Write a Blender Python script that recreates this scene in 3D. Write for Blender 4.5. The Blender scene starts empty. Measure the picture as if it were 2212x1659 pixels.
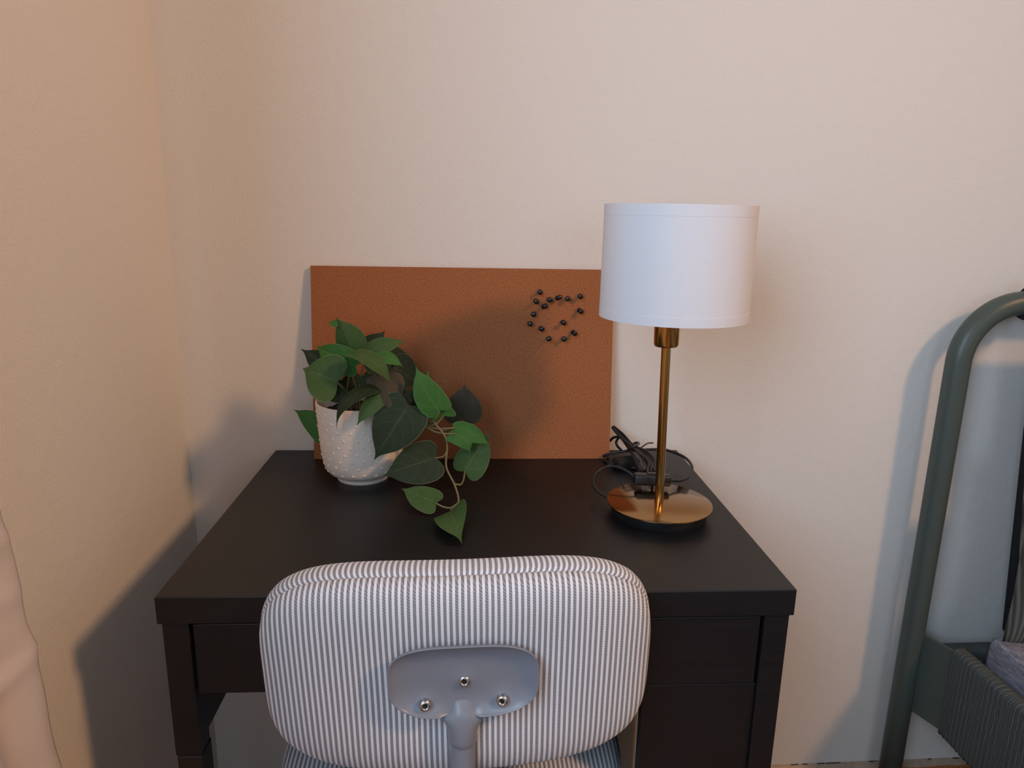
import bpy, bmesh, math, random
from mathutils import Vector, Matrix, Euler, noise
random.seed(7)
PI = math.pi
S = bpy.context.scene
COL = S.collection

# ------------------------------------------------------------------ camera
W, H, F = 2212, 1659, 1534.95
CAM_LOC = Vector((-0.03725, -1.23827, 1.16993))
CAM_ROT = Euler((1.33512, -0.01812, -0.07237), 'XYZ')
cd = bpy.data.cameras.new('camera'); cam = bpy.data.objects.new('camera', cd); COL.objects.link(cam)
cam.location = CAM_LOC; cam.rotation_euler = CAM_ROT
cd.sensor_fit = 'HORIZONTAL'; cd.sensor_width = 36.0; cd.lens = 36.0 * F / W; cd.clip_start = 0.02
S.camera = cam

# ------------------------------------------------------------------ world, daylight, exposure
S.view_settings.view_transform = 'Standard'
S.view_settings.look = 'None'
S.view_settings.gamma = 1.0
S.view_settings.exposure = 0.0
S.view_settings.use_curve_mapping = False
wd = bpy.data.worlds.new('world'); S.world = wd; wd.use_nodes = True
wd.node_tree.nodes['Background'].inputs[0].default_value = (0.62, 0.78, 1.0, 1)
wd.node_tree.nodes['Background'].inputs[1].default_value = 1.2
XL = -0.5153                                    # left wall
XR, YF, ZC = 3.4, -4.0, 3.06
WY0, WY1, WZ0, WZ1 = -2.10, -1.12, 0.98, 2.12   # window opening in the left wall
ld = bpy.data.lights.new('window_daylight', 'AREA'); ld.shape = 'RECTANGLE'
ld.size = WY1 - WY0 - 0.1; ld.size_y = WZ1 - WZ0 - 0.1
ld.energy = 26; ld.color = (0.54, 0.755, 1.0)
lo = bpy.data.objects.new('window_daylight', ld); COL.objects.link(lo)
lo.location = (XL + 0.012, (WY0 + WY1) / 2, (WZ0 + WZ1) / 2)
lo.rotation_euler = Vector((1, 0, 0)).to_track_quat('-Z', 'Z').to_euler()
FX0, FX1, FZ0, FZ1 = -0.10, 1.10, 0.95, 2.20      # unseen window added behind the camera to carry a cool fill light
l2 = ld.copy(); l2.size = FX1 - FX0 - 0.1; l2.size_y = FZ1 - FZ0 - 0.1; l2.energy = 7  # weak cool fill, added to lift the shadows
lo2 = bpy.data.objects.new('added_cool_fill', l2); COL.objects.link(lo2)
lo2.location = ((FX0 + FX1) / 2, YF + 0.012, (FZ0 + FZ1) / 2)
lo2.rotation_euler = Vector((0, 1, 0)).to_track_quat('-Z', 'Z').to_euler()
LAMP = (2.20, -1.98, 2.82)                      # the room's warm ceiling lamp
LAMP_AIM = Vector((-0.46, -0.72, 0.88))
sp_ = bpy.data.lights.new('ceiling_spot_light', 'SPOT'); sp_.energy = 180; sp_.color = (1.0, 0.555, 0.28)
sp_.spot_size = math.radians(94); sp_.spot_blend = 1.0; sp_.shadow_soft_size = 0.20
so_ = bpy.data.objects.new('ceiling_spot_light', sp_); COL.objects.link(so_)
LAMP_DIR = (LAMP_AIM - Vector(LAMP)).normalized()
so_.location = Vector(LAMP); so_.rotation_euler = LAMP_DIR.to_track_quat('-Z', 'Y').to_euler()

# ------------------------------------------------------------------ helpers
ROT = CAM_ROT.to_matrix()
def ray(px, py):
    return ROT @ Vector(((px - W / 2) / F, -(py - H / 2) / F, -1.0))
def at(px, py, y=None, z=None, x=None):
    d = ray(px, py)
    if y is not None: t = (y - CAM_LOC.y) / d.y
    elif z is not None: t = (z - CAM_LOC.z) / d.z
    else: t = (x - CAM_LOC.x) / d.x
    return CAM_LOC + d * t
def lin(c):
    return tuple(((v / 255) / 12.92 if v / 255 <= 0.04045 else ((v / 255 + 0.055) / 1.055) ** 2.4) for v in c) + (1.0,)
def tag(o, label=None, cat=None, group=None, kind=None):
    if label: o['label'] = label
    if cat: o['category'] = cat
    if group: o['group'] = group
    if kind: o['kind'] = kind
    return o
def empty(name, loc=(0, 0, 0), rot=(0, 0, 0), **k):
    o = bpy.data.objects.new(name, None); COL.objects.link(o)
    o.location = loc; o.rotation_euler = rot; o.empty_display_size = 0.05
    return tag(o, **k)
def link(name, bm, m, parent=None, smooth=False, **k):
    me = bpy.data.meshes.new(name)
    bmesh.ops.recalc_face_normals(bm, faces=bm.faces) if k.pop('recalc', True) else None
    bm.to_mesh(me); bm.free()
    for mm in (m if isinstance(m, (list, tuple)) else [m]): me.materials.append(mm)
    if smooth:
        for p in me.polygons: p.use_smooth = True
    o = bpy.data.objects.new(name, me); COL.objects.link(o)
    if parent is not None: o.parent = parent
    return tag(o, **k)
def smooth_by_angle(o, deg=35):
    me = o.data
    for p in me.polygons: p.use_smooth = True
    bm = bmesh.new(); bm.from_mesh(me)
    for e in bm.edges:
        e.smooth = not (len(e.link_faces) == 2 and e.calc_face_angle(0) > math.radians(deg))
    bm.to_mesh(me); bm.free()
def box(bm, x0, x1, y0, y1, z0, z1, bev=0.0, seg=2, mat=0):
    v = [bm.verts.new(p) for p in ((x0,y0,z0),(x1,y0,z0),(x1,y1,z0),(x0,y1,z0),(x0,y0,z1),(x1,y0,z1),(x1,y1,z1),(x0,y1,z1))]
    fs = [bm.faces.new([v[i] for i in q]) for q in ((0,3,2,1),(4,5,6,7),(0,1,5,4),(1,2,6,5),(2,3,7,6),(3,0,4,7))]
    for f in fs: f.material_index = mat
    if bev:
        es = list({e for f in fs for e in f.edges})
        bmesh.ops.bevel(bm, geom=es, offset=bev, segments=seg, profile=0.5, affect='EDGES')
def lathe(bm, prof, n=48, c=(0, 0, 0), M=None, mat=0):
    rings = []
    for r, z in prof:
        if r < 1e-6:
            p = Vector((0, 0, z)); p = M @ p if M else p
            rings.append([bm.verts.new(p + Vector(c))])
        else:
            rg = []
            for i in range(n):
                a = 2 * PI * i / n; p = Vector((r * math.cos(a), r * math.sin(a), z)); p = M @ p if M else p
                rg.append(bm.verts.new(p + Vector(c)))
            rings.append(rg)
    for A, B in zip(rings, rings[1:]):
        for i in range(n):
            j = (i + 1) % n
            if len(A) == 1 and len(B) == 1: continue
            if len(A) == 1: f = bm.faces.new((A[0], B[i], B[j]))
            elif len(B) == 1: f = bm.faces.new((A[i], A[j], B[0]))
            else: f = bm.faces.new((A[i], A[j], B[j], B[i]))
            f.material_index = mat
def spline(P, k=8):
    P = [Vector(p) for p in P]
    if len(P) < 3:
        return P
    out = []
    Q = [P[0] * 2 - P[1]] + P + [P[-1] * 2 - P[-2]]
    for i in range(1, len(Q) - 2):
        a, b, c, d = Q[i-1], Q[i], Q[i+1], Q[i+2]
        for s in range(k):
            t = s / k
            out.append(0.5 * ((2*b) + (c-a)*t + (2*a-5*b+4*c-d)*t*t + (3*b-a-3*c+d)*t**3))
    out.append(P[-1]); return out
def tube(bm, P, r, n=10, k=8, r1=None, mat=0, uvl=None):
    pts = spline(P, k)
    T = [(pts[min(i+1, len(pts)-1)] - pts[max(i-1, 0)]).normalized() for i in range(len(pts))]
    up = Vector((0, 0, 1)) if abs(T[0].z) < 0.9 else Vector((1, 0, 0))
    N = (up - T[0] * up.dot(T[0])).normalized(); rings = []
    for i, (p, t) in enumerate(zip(pts, T)):
        N = (N - t * N.dot(t)).normalized(); B = t.cross(N)
        rr = r if r1 is None else r + (r1 - r) * i / (len(pts) - 1)
        rings.append([bm.verts.new(p + (N * math.cos(2*PI*j/n) + B * math.sin(2*PI*j/n)) * rr) for j in range(n)])
    for A, B in zip(rings, rings[1:]):
        for j in range(n):
            f = bm.faces.new((A[j], A[(j+1) % n], B[(j+1) % n], B[j])); f.material_index = mat
    for rg in (rings[0], rings[-1]): bm.faces.new(rg).material_index = mat
def zto(v):
    return Vector(v).to_track_quat('Z', 'Y').to_matrix()

# ------------------------------------------------------------------ materials
class MT:
    def __init__(s, name):
        s.m = bpy.data.materials.new(name); s.m.use_nodes = True; s.t = s.m.node_tree
        s.b = s.t.nodes['Principled BSDF']; s.out = s.t.nodes['Material Output']
    def n(s, typ, **k):
        nd = s.t.nodes.new(typ)
        for a, v in k.items():
            if a.startswith('i_'):
                nd.inputs[a[2:].replace('_', ' ')].default_value = v
            else: setattr(nd, a, v)
        return nd
    def l(s, a, b): s.t.links.new(a, b)
    def math(s, op, a, b=None, c=None):
        nd = s.n('ShaderNodeMath', operation=op)
        for i, v in enumerate((a, b, c)):
            if v is None: continue
            if isinstance(v, (int, float)): nd.inputs[i].default_value = v
            else: s.l(v, nd.inputs[i])
        return nd.outputs[0]
    def mix(s, f, a, b):
        nd = s.n('ShaderNodeMix', data_type='RGBA')
        for i, v in ((0, f), (6, a), (7, b)):
            if isinstance(v, (int, float)): nd.inputs[i].default_value = v
            elif isinstance(v, tuple): nd.inputs[i].default_value = v
            else: s.l(v, nd.inputs[i])
        return nd.outputs[2]
    def coord(s, which='Object'): return s.n('ShaderNodeTexCoord').outputs[which]
    def noise(s, scale, detail=4, vec=None, rough=0.5, stretch=None):
        nd = s.n('ShaderNodeTexNoise'); nd.inputs['Scale'].default_value = scale
        nd.inputs['Detail'].default_value = detail; nd.inputs['Roughness'].default_value = rough
        v = vec or s.coord()
        if stretch:
            mp = s.n('ShaderNodeMapping'); mp.inputs['Scale'].default_value = stretch; s.l(v, mp.inputs[0]); v = mp.outputs[0]
        s.l(v, nd.inputs['Vector']); return nd.outputs['Fac']
    def ramp(s, f, stops):
        nd = s.n('ShaderNodeValToRGB'); r = nd.color_ramp
        while len(r.elements) < len(stops): r.elements.new(0.5)
        for e, (p, c) in zip(r.elements, stops): e.position = p; e.color = c
        s.l(f, nd.inputs[0]); return nd.outputs[0]
    def bump(s, h, strength, dist, prev=None):
        nd = s.n('ShaderNodeBump'); nd.inputs['Strength'].default_value = strength; nd.inputs['Distance'].default_value = dist
        s.l(h, nd.inputs['Height'])
        if prev: s.l(prev, nd.inputs['Normal'])
        s.l(nd.outputs[0], s.b.inputs['Normal']); return nd.outputs[0]
    def set(s, col=None, rough=None, metal=None, spec=None, sub=None, sheen=None):
        if col is not None:
            if isinstance(col, tuple): s.b.inputs['Base Color'].default_value = col
            else: s.l(col, s.b.inputs['Base Color'])
        if rough is not None:
            if isinstance(rough, (int, float)): s.b.inputs['Roughness'].default_value = rough
            else: s.l(rough, s.b.inputs['Roughness'])
        if metal is not None: s.b.inputs['Metallic'].default_value = metal
        if spec is not None: s.b.inputs['Specular IOR Level'].default_value = spec
        if sheen is not None: s.b.inputs['Sheen Weight'].default_value = sheen
        return s

M = {}
def mk(name, **k):
    t = MT(name); M[name] = t.m; t.set(**k); return t
WALL = (231, 225, 217)
t = mk('wall_paint', rough=0.85, spec=0.2)
t.set(col=t.mix(t.noise(3.0, 3), lin(WALL), lin((233, 226, 216))))
b1 = t.bump(t.noise(260, 4, rough=0.6), 0.5, 0.0016)
t.bump(t.noise(45, 5), 0.25, 0.003, b1)
t = mk('ceiling_paint', col=lin((236, 232, 226)), rough=0.9)
t = mk('floor_wood', rough=0.45)
c = t.coord(); g = t.noise(6, 6, c, 0.6, (1, 14, 1))
br = t.n('ShaderNodeTexBrick'); br.inputs['Scale'].default_value = 1.0; br.inputs['Brick Width'].default_value = 1.2
br.inputs['Row Height'].default_value = 0.12; br.inputs['Mortar Size'].default_value = 0.0015
br.inputs['Color1'].default_value = lin((150, 104, 66)); br.inputs['Color2'].default_value = lin((138, 94, 58)); br.inputs['Mortar'].default_value = lin((70, 42, 24))
t.l(c, br.inputs['Vector']); t.set(col=t.mix(t.math('MULTIPLY', g, 0.5), br.outputs[0], lin((126, 76, 40))))
t = mk('skirting_wood', rough=0.45)
sx = t.n('ShaderNodeSeparateXYZ'); t.l(t.coord(), sx.inputs[0]); zz = sx.outputs[2]
nz = t.math('MULTIPLY', t.math('SUBTRACT', t.noise(24, 5, stretch=(1, 1, 6)), 0.5), 0.012)
top = t.math('GREATER_THAN', t.math('ADD', zz, nz), 0.0290)
edge = t.math('MULTIPLY', t.math('GREATER_THAN', zz, 0.0362), t.math('GREATER_THAN', t.noise(38, 3), 0.52))
c = t.mix(t.noise(14, 5, stretch=(1, 1, 10)), lin((150, 88, 44)), lin((178, 112, 62)))
c = t.mix(top, c, t.mix(t.noise(60, 4), lin((150, 122, 100)), lin((196, 176, 156))))
t.set(col=t.mix(edge, c, lin((70, 62, 58))))
t = mk('black_brown_wood', rough=0.42, spec=0.45)
g = t.noise(9, 8, None, 0.65, (1, 16, 16))
t.set(col=t.mix(g, lin((12, 13, 15)), lin((25, 25, 28)))); t.bump(g, 0.08, 0.001)
t.set(rough=t.math('MULTIPLY_ADD', g, 0.14, 0.34))
t = mk('dark_steel', col=lin((38, 32, 30)), rough=0.5, spec=0.4)
t = mk('dark_gap', col=lin((10, 9, 9)), rough=0.9)
# cork
t = mk('cork', rough=0.88, spec=0.15)
n1 = t.noise(620, 3, rough=0.65); n2 = t.noise(300, 4, rough=0.8); n3 = t.noise(1100, 2)
cA = t.ramp(n1, [(0.30, lin((98, 58, 40))), (0.46, lin((152, 93, 58))), (0.58, lin((176, 118, 80))), (0.72, lin((222, 166, 120)))])
cB = t.ramp(n2, [(0.33, lin((84, 46, 32))), (0.42, lin((152, 93, 58))), (0.62, lin((172, 110, 70))), (0.74, lin((204, 148, 104)))])
cc = t.mix(0.5, cA, cB)
dk = t.math('LESS_THAN', n3, 0.34)
t.set(col=t.mix(t.math('MULTIPLY', dk, 0.45), cc, lin((70, 36, 26)))); t.bump(n1, 0.35, 0.001)
t = mk('black_plastic', col=lin((26, 26, 28)), rough=0.38, spec=0.5)
t = mk('pin_plastic', col=lin((20, 23, 26)), rough=0.18, spec=0.6)
t = mk('steel', col=lin((200, 198, 194)), rough=0.26, metal=1.0)
t = mk('black_hole', col=lin((12, 12, 12)), rough=0.8)
t = mk('cord_rubber', col=lin((30, 29, 31)), rough=0.42, spec=0.45)
# brass
t = mk('brass', col=lin((206, 158, 92)), rough=0.16, metal=1.0)
t.bump(t.noise(60, 3, stretch=(1, 1, 60)), 0.02, 0.0005)
t = mk('brushed_brass', metal=1.0, rough=0.14, col=lin((170, 134, 92)))
# shade: white cloth that lets some light through
t = mk('shade_cloth', rough=0.9, spec=0.1)
w1 = t.noise(900, 2, stretch=(1, 1, 0.12)); w2 = t.noise(900, 2, stretch=(0.12, 0.12, 1))
t.set(col=t.mix(t.math('MULTIPLY', w1, w2), lin((236, 236, 240)), lin((244, 244, 246)))); t.bump(t.math('ADD', w1, w2), 0.1, 0.0006)
tr = t.n('ShaderNodeBsdfTranslucent'); tr.inputs[0].default_value = lin((235, 228, 220)); mx = t.n('ShaderNodeMixShader'); mx.inputs[0].default_value = 0.22
t.l(t.b.outputs[0], mx.inputs[1]); t.l(tr.outputs[0], mx.inputs[2]); t.l(mx.outputs[0], t.out.inputs[0])
# pot
t = mk('pot_ceramic', col=lin((236, 224, 210)), rough=0.75, spec=0.25); t.bump(t.noise(260, 3), 0.05, 0.001)
t = mk('soil', col=lin((20, 17, 15)), rough=0.95); t.bump(t.noise(220, 4), 1.0, 0.004)
def leafmat(name, c0, c1, edge, vein):
    t = mk(name, rough=0.58, spec=0.25)
    uv = t.coord('UV'); sx = t.n('ShaderNodeSeparateXYZ'); t.l(uv, sx.inputs[0]); u, v = sx.outputs[0], sx.outputs[1]
    av = t.math('MULTIPLY', t.math('ABSOLUTE', t.math('SUBTRACT', v, 0.5)), 2.0)
    base = t.mix(t.noise(38, 4), c0, c1)
    mid = t.math('LESS_THAN', av, 0.03)
    w = t.math('FRACT', t.math('MULTIPLY', t.math('SUBTRACT', u, t.math('MULTIPLY', t.math('POWER', av, 1.3), 0.34)), 5.0))
    sec = t.math('MULTIPLY', t.math('LESS_THAN', t.math('ABSOLUTE', t.math('SUBTRACT', w, 0.5)), 0.035), t.math('LESS_THAN', av, 0.86))
    rim = t.math('GREATER_THAN', av, 0.965)
    c = t.mix(t.math('MULTIPLY', sec, 0.28), base, vein)
    c = t.mix(t.math('MULTIPLY', mid, 0.45), c, vein)
    c = t.mix(t.math('MULTIPLY', rim, 0.55), c, edge)
    t.set(col=c)
    hh = t.math('ADD', t.math('MULTIPLY', t.math('SMOOTH_MIN', t.math('ABSOLUTE', t.math('SUBTRACT', w, 0.5)), 0.2, 0.1), 2.0), t.math('SMOOTH_MIN', t.math('MULTIPLY', av, 6.0), 1.0, 0.3))
    t.bump(hh, 0.35, 0.0012)
    tr = t.n('ShaderNodeBsdfTranslucent'); t.l(c, tr.inputs[0]); mx = t.n('ShaderNodeMixShader'); mx.inputs[0].default_value = 0.12
    t.l(t.b.outputs[0], mx.inputs[1]); t.l(tr.outputs[0], mx.inputs[2]); t.l(mx.outputs[0], t.out.inputs[0])
leafmat('leaf_bright', lin((50, 100, 42)), lin((68, 118, 54)), lin((128, 154, 98)), lin((112, 130, 76)))
leafmat('leaf_mid', lin((56, 88, 44)), lin((76, 104, 58)), lin((122, 138, 92)), lin((112, 120, 78)))
leafmat('leaf_dark', lin((33, 49, 29)), lin((48, 62, 39)), lin((104, 116, 92)), lin((84, 92, 70)))
leafmat('leaf_brown', lin((50, 52, 42)), lin((88, 78, 60)), lin((92, 92, 76)), lin((60, 54, 46)))
t = mk('stem_green', rough=0.6); t.set(col=t.mix(t.noise(30, 3), lin((104, 100, 62)), lin((132, 112, 78))))
# striped chair cloth (UV in metres: x runs across the stripes)
def stripes(name, dark, light, pale):
    t = mk(name, rough=0.92, spec=0.12, sheen=0.1)
    sx = t.n('ShaderNodeSeparateXYZ'); t.l(t.coord('UV'), sx.inputs[0]); u, v = sx.outputs[0], sx.outputs[1]
    wob = t.math('MULTIPLY', t.math('SUBTRACT', t.noise(9, 2, t.coord('UV')), 0.5), 0.0012)
    us = t.math('ADD', t.math('ADD', u, wob), 10.0)
    f = t.math('FRACT', t.math('DIVIDE', us, 0.00595))
    d = t.math('ABSOLUTE', t.math('SUBTRACT', f, 0.5))                   # 0 in the middle of a grey stripe
    cell = t.math('FLOOR', t.math('DIVIDE', us, 0.00595))
    gm = t.n('ShaderNodeMapRange'); gm.interpolation_type = 'SMOOTHSTEP'
    gm.inputs['From Min'].default_value = 0.24; gm.inputs['From Max'].default_value = 0.30; gm.inputs['To Min'].default_value = 1; gm.inputs['To Max'].default_value = 0
    t.l(t.math('ADD', d, t.math('MULTIPLY', t.math('SUBTRACT', t.noise(1500, 1, t.coord('UV')), 0.5), 0.08)), gm.inputs[0])
    sg = t.math('SUBTRACT', t.math('MULTIPLY', t.math('MODULO', cell, 2.0), 2.0), 1.0)
    ph = t.math('ADD', t.math('MULTIPLY', v, 2*PI/0.0030), t.math('MULTIPLY', t.math('MULTIPLY', u, 2*PI/0.0040), 1.0))
    tw = t.math('MULTIPLY_ADD', t.math('SINE', ph), 0.5, 0.5)
    tw = t.math('MULTIPLY_ADD', t.noise(700, 2, t.coord('UV')), 0.5, t.math('MULTIPLY', tw, 0.6))
    grey = t.mix(tw, dark, light)
    t.set(col=t.mix(gm.outputs[0], pale, grey))
    t.bump(t.math('ADD', t.math('MULTIPLY', t.noise(1300, 2, t.coord('UV')), 0.6), t.math('MULTIPLY', tw, gm.outputs[0])), 0.35, 0.0006)
stripes('striped_cloth', lin((92, 94, 102)), lin((168, 168, 172)), lin((232, 230, 232)))
t = mk('grey_powder_coat', col=lin((130, 135, 145)), rough=0.32, spec=0.45); t.bump(t.noise(600, 2), 0.05, 0.0004)
# bed
t = mk('green_lacquer', col=lin((76, 86, 80)), rough=0.38, spec=0.4)
t = mk('woven_cord', rough=0.9, spec=0.1)
sx = t.n('ShaderNodeSeparateXYZ'); t.l(t.coord('UV'), sx.inputs[0])
wv = t.math('SINE', t.math('ADD', t.math('MULTIPLY', sx.outputs[0], 2*PI/0.0052), t.math('MULTIPLY', t.noise(60, 4), 7.0)))
wv = t.math('MULTIPLY_ADD', wv, 0.5, 0.5)
t.set(col=t.mix(wv, lin((70, 75, 74)), lin((96, 100, 96)))); t.bump(wv, 0.45, 0.0010)
t = mk('mattress_cloth', rough=0.95, spec=0.1)
t.set(col=t.ramp(t.noise(160, 5, None, 0.7, (1, 0.35, 3)), [(0.35, lin((98, 98, 108))), (0.55, lin((134, 133, 142))), (0.72, lin((178, 177, 184)))]))
t.bump(t.noise(260, 4), 0.4, 0.0015)
t = mk('dark_cushion_cloth', col=lin((44, 44, 46)), rough=0.95, spec=0.1); t.bump(t.noise(400, 3), 0.3, 0.001)
t = mk('corduroy', rough=0.95, spec=0.1)
sx = t.n('ShaderNodeSeparateXYZ'); t.l(t.coord(), sx.inputs[0])
cv = t.math('MULTIPLY_ADD', t.math('SINE', t.math('MULTIPLY', t.math('ADD', sx.outputs[0], t.math('MULTIPLY', t.noise(6, 2), 0.02)), 2*PI/0.007)), 0.5, 0.5)
t.set(col=t.mix(cv, lin((74, 73, 68)), lin((116, 113, 104)))); t.bump(cv, 0.6, 0.002)
# curtain linen
t = mk('linen', rough=0.95, spec=0.08); t.set(col=t.mix(t.noise(24, 4), lin((224, 210, 202)), lin((234, 222, 214))))
t.bump(t.noise(700, 3, stretch=(1, 1, 0.3)), 0.2, 0.0008)
tr = t.n('ShaderNodeBsdfTranslucent'); tr.inputs[0].default_value = lin((220, 200, 186)); mx = t.n('ShaderNodeMixShader'); mx.inputs[0].default_value = 0.15
t.l(t.b.outputs[0], mx.inputs[1]); t.l(tr.outputs[0], mx.inputs[2]); t.l(mx.outputs[0], t.out.inputs[0])
t = mk('white_frame', col=lin((232, 232, 230)), rough=0.4)
t = MT('window_glass'); M['window_glass'] = t.m
gl = t.n('ShaderNodeBsdfGlossy'); gl.inputs['Roughness'].default_value = 0.02; tp = t.n('ShaderNodeBsdfTransparent'); mx = t.n('ShaderNodeMixShader'); mx.inputs[0].default_value = 0.08
t.l(tp.outputs[0], mx.inputs[1]); t.l(gl.outputs[0], mx.inputs[2]); t.l(mx.outputs[0], t.out.inputs[0])
t = MT('opal_glow'); M['opal_glow'] = t.m
em = t.n('ShaderNodeEmission'); em.inputs[0].default_value = (1.0, 0.63, 0.365, 1); em.inputs[1].default_value = 12.0; t.l(em.outputs[0], t.out.inputs[0])

# ------------------------------------------------------------------ the room
T_ = 0.12
def wallbox(name, *a, m='wall_paint'):
    bm = bmesh.new(); box(bm, *a); return link(name, bm, M[m], kind='structure')
wallbox('wall_back', XL - T_, XR + T_, 0.0, T_, -0.05, ZC)
wallbox('wall_right', XR, XR + T_, YF, 0.0, -0.05, ZC)
bm = bmesh.new()
for a in ((XL - T_, FX0, -0.05, ZC), (FX1, XR + T_, -0.05, ZC), (FX0, FX1, -0.05, FZ0), (FX0, FX1, FZ1, ZC)):
    box(bm, a[0], a[1], YF - T_, YF, a[2], a[3])
link('wall_front', bm, M['wall_paint'], kind='structure')
bm = bmesh.new()
for a in ((YF, WY0, -0.05, ZC), (WY1, 0.0, -0.05, ZC), (WY0, WY1, -0.05, WZ0), (WY0, WY1, WZ1, ZC)):
    box(bm, XL - T_, XL, *a)
link('wall_left', bm, M['wall_paint'], kind='structure')
wallbox('floor', XL - T_, XR + T_, YF - T_, T_, -0.12, 0.0, m='floor_wood')
wallbox('ceiling', XL - T_, XR + T_, YF - T_, T_, ZC, ZC + 0.1, m='ceiling_paint')
def skirt(name, horizontal, p0, p1, off, sgn):
    bm = bmesh.new()
    prof = [(0, 0), (0.016, 0), (0.016, 0.020), (0.014, 0.027), (0.009, 0.032), (0.004, 0.0355), (0, 0.0375)]
    def P(d, z, s): return (s, off + sgn * d, z) if horizontal else (off + sgn * d, s, z)
    A = [bm.verts.new(P(d, z, p0)) for d, z in prof]; B = [bm.verts.new(P(d, z, p1)) for d, z in prof]
    for i in range(len(prof)):
        j = (i + 1) % len(prof); bm.faces.new((A[i], A[j], B[j], B[i]))
    bm.faces.new(A); bm.faces.new(B)
    link(name, bm, M['skirting_wood'], kind='structure')
skirt('baseboard_back', True, XL, XR, 0.0, -1)
skirt('baseboard_left', False, YF, -0.016, XL, 1)
# window: frame and panes in the opening of the left wall
bm = bmesh.new(); fx0, fx1 = XL - 0.075, XL - 0.025; fw = 0.05; ym = (WY0 + WY1) / 2
for a in ((WY0, WY1, WZ0, WZ0 + fw), (WY0, WY1, WZ1 - fw, WZ1), (WY0, WY0 + fw, WZ0 + fw, WZ1 - fw), (WY1 - fw, WY1, WZ0 + fw, WZ1 - fw), (ym - 0.03, ym + 0.03, WZ0 + fw, WZ1 - fw)):
    box(bm, fx0, fx1, *a, bev=0.004)
win = link('window_1', bm, M['white_frame'], kind='structure')
for y0, y1 in ((WY0 + fw, ym - 0.03), (ym + 0.03, WY1 - fw)):
    bm = bmesh.new(); box(bm, XL - 0.052, XL - 0.048, y0, y1, WZ0 + fw, WZ1 - fw); link('pane', bm, M['window_glass'], win)
bm = bmesh.new(); fy0, fy1 = YF - 0.075, YF - 0.025; xm = (FX0 + FX1) / 2  # frame and panes of the added fill window
for a in ((FX0, FX1, FZ0, FZ0 + fw), (FX0, FX1, FZ1 - fw, FZ1), (FX0, FX0 + fw, FZ0 + fw, FZ1 - fw), (FX1 - fw, FX1, FZ0 + fw, FZ1 - fw), (xm - 0.03, xm + 0.03, FZ0 + fw, FZ1 - fw)):
    box(bm, a[0], a[1], fy0, fy1, a[2], a[3], bev=0.004)
fill_win = link('added_fill_window', bm, M['white_frame'], kind='structure')
for x0, x1 in ((FX0 + fw, xm - 0.03), (xm + 0.03, FX1 - fw)):
    bm = bmesh.new(); box(bm, x0, x1, YF - 0.052, YF - 0.048, FZ0 + fw, FZ1 - fw); link('pane', bm, M['window_glass'], fill_win)
# ceiling lamp (the warm light)
cl = empty('ceiling_lamp', (LAMP[0], LAMP[1], ZC), label='white adjustable ceiling spotlight above the bed', cat='ceiling lamp')
bm = bmesh.new(); lathe(bm, [(0, 0), (0.07, 0), (0.07, -0.02), (0.03, -0.032), (0.012, -0.034), (0.012, -0.11), (0, -0.11)], 32); link('canopy', bm, M['white_frame'], cl, smooth=False)
hp = Vector((0, 0, LAMP[2] - ZC)) - LAMP_DIR * 0.03; MH = zto(-LAMP_DIR)
bm = bmesh.new(); lathe(bm, [(0.155, -0.0), (0.16, 0.0), (0.162, 0.06), (0.12, 0.12), (0.04, 0.14), (0, 0.142)], 48, c=hp, M=MH)
hd = link('lamp_head', bm, M['white_frame'], cl, smooth=True)
bm = bmesh.new(); lathe(bm, [(0, 0.012), (0.14, 0.012), (0.155, 0.004)], 48, c=hp, M=MH); link('bulb_face', bm, M['opal_glow'], hd, label='glowing warm bulb face')

# ------------------------------------------------------------------ desk
TH = -0.01763
desk = empty('desk', (0, -0.0078, 0), (0, 0, TH), label='black-brown wooden writing desk with a wide drawer, standing against the back wall', cat='desk')
HX, D = 0.3646, 0.5025
bm = bmesh.new(); box(bm, -HX, HX, -D, 0, 0.7165, 0.75, bev=0.0012); link('desktop', bm, M['black_brown_wood'], desk)
lx = HX - 0.0035
for sx in (-1, 1):      # side panels: left an apron with steel legs below, right a full side of the cabinet
    if sx < 0:
        bm = bmesh.new(); box(bm, -lx, -lx + 0.0295, -D + 0.004, -D + 0.033, 0.541, 0.7165, bev=0.001)
        link('leg', bm, M['black_brown_wood'], desk)
        bm = bmesh.new(); box(bm, -lx, -lx + 0.022, -D + 0.033, -0.004, 0.541, 0.7165, bev=0.001); link('side_apron', bm, M['black_brown_wood'], desk)
        bm = bmesh.new(); box(bm, -lx + 0.001, -lx + 0.0305, -D + 0.003, -D + 0.036, 0.0, 0.541, bev=0.003); link('leg', bm, M['dark_steel'], desk)
        bm = bmesh.new(); box(bm, -lx + 0.001, -lx + 0.0305, -0.036, -0.004, 0.0, 0.541, bev=0.003); link('leg', bm, M['dark_steel'], desk)
    else:
        bm = bmesh.new(); box(bm, lx - 0.0295, lx, -D + 0.004, -0.02, 0.0, 0.7165, bev=0.001); link('side_panel', bm, M['black_brown_wood'], desk)
xi0, xi1 = -lx + 0.0295, lx - 0.0295
bm = bmesh.new(); box(bm, xi0 + 0.0030, xi1 - 0.0036, -D + 0.006, -D + 0.022, 0.6225, 0.7125, bev=0.0012)
dr = link('drawer', bm, M['black_brown_wood'], desk)
bm = bmesh.new(); box(bm, xi0 + 0.012, xi1 - 0.012, -D + 0.022, -0.06, 0.632, 0.700); link('drawer_box', bm, M['dark_gap'], dr)
cx0 = 0.1935
bm = bmesh.new(); box(bm, cx0, xi1, -D + 0.0085, -D + 0.0245, 0.0, 0.6205, bev=0.001); link('front_panel', bm, M['black_brown_wood'], desk)

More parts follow.
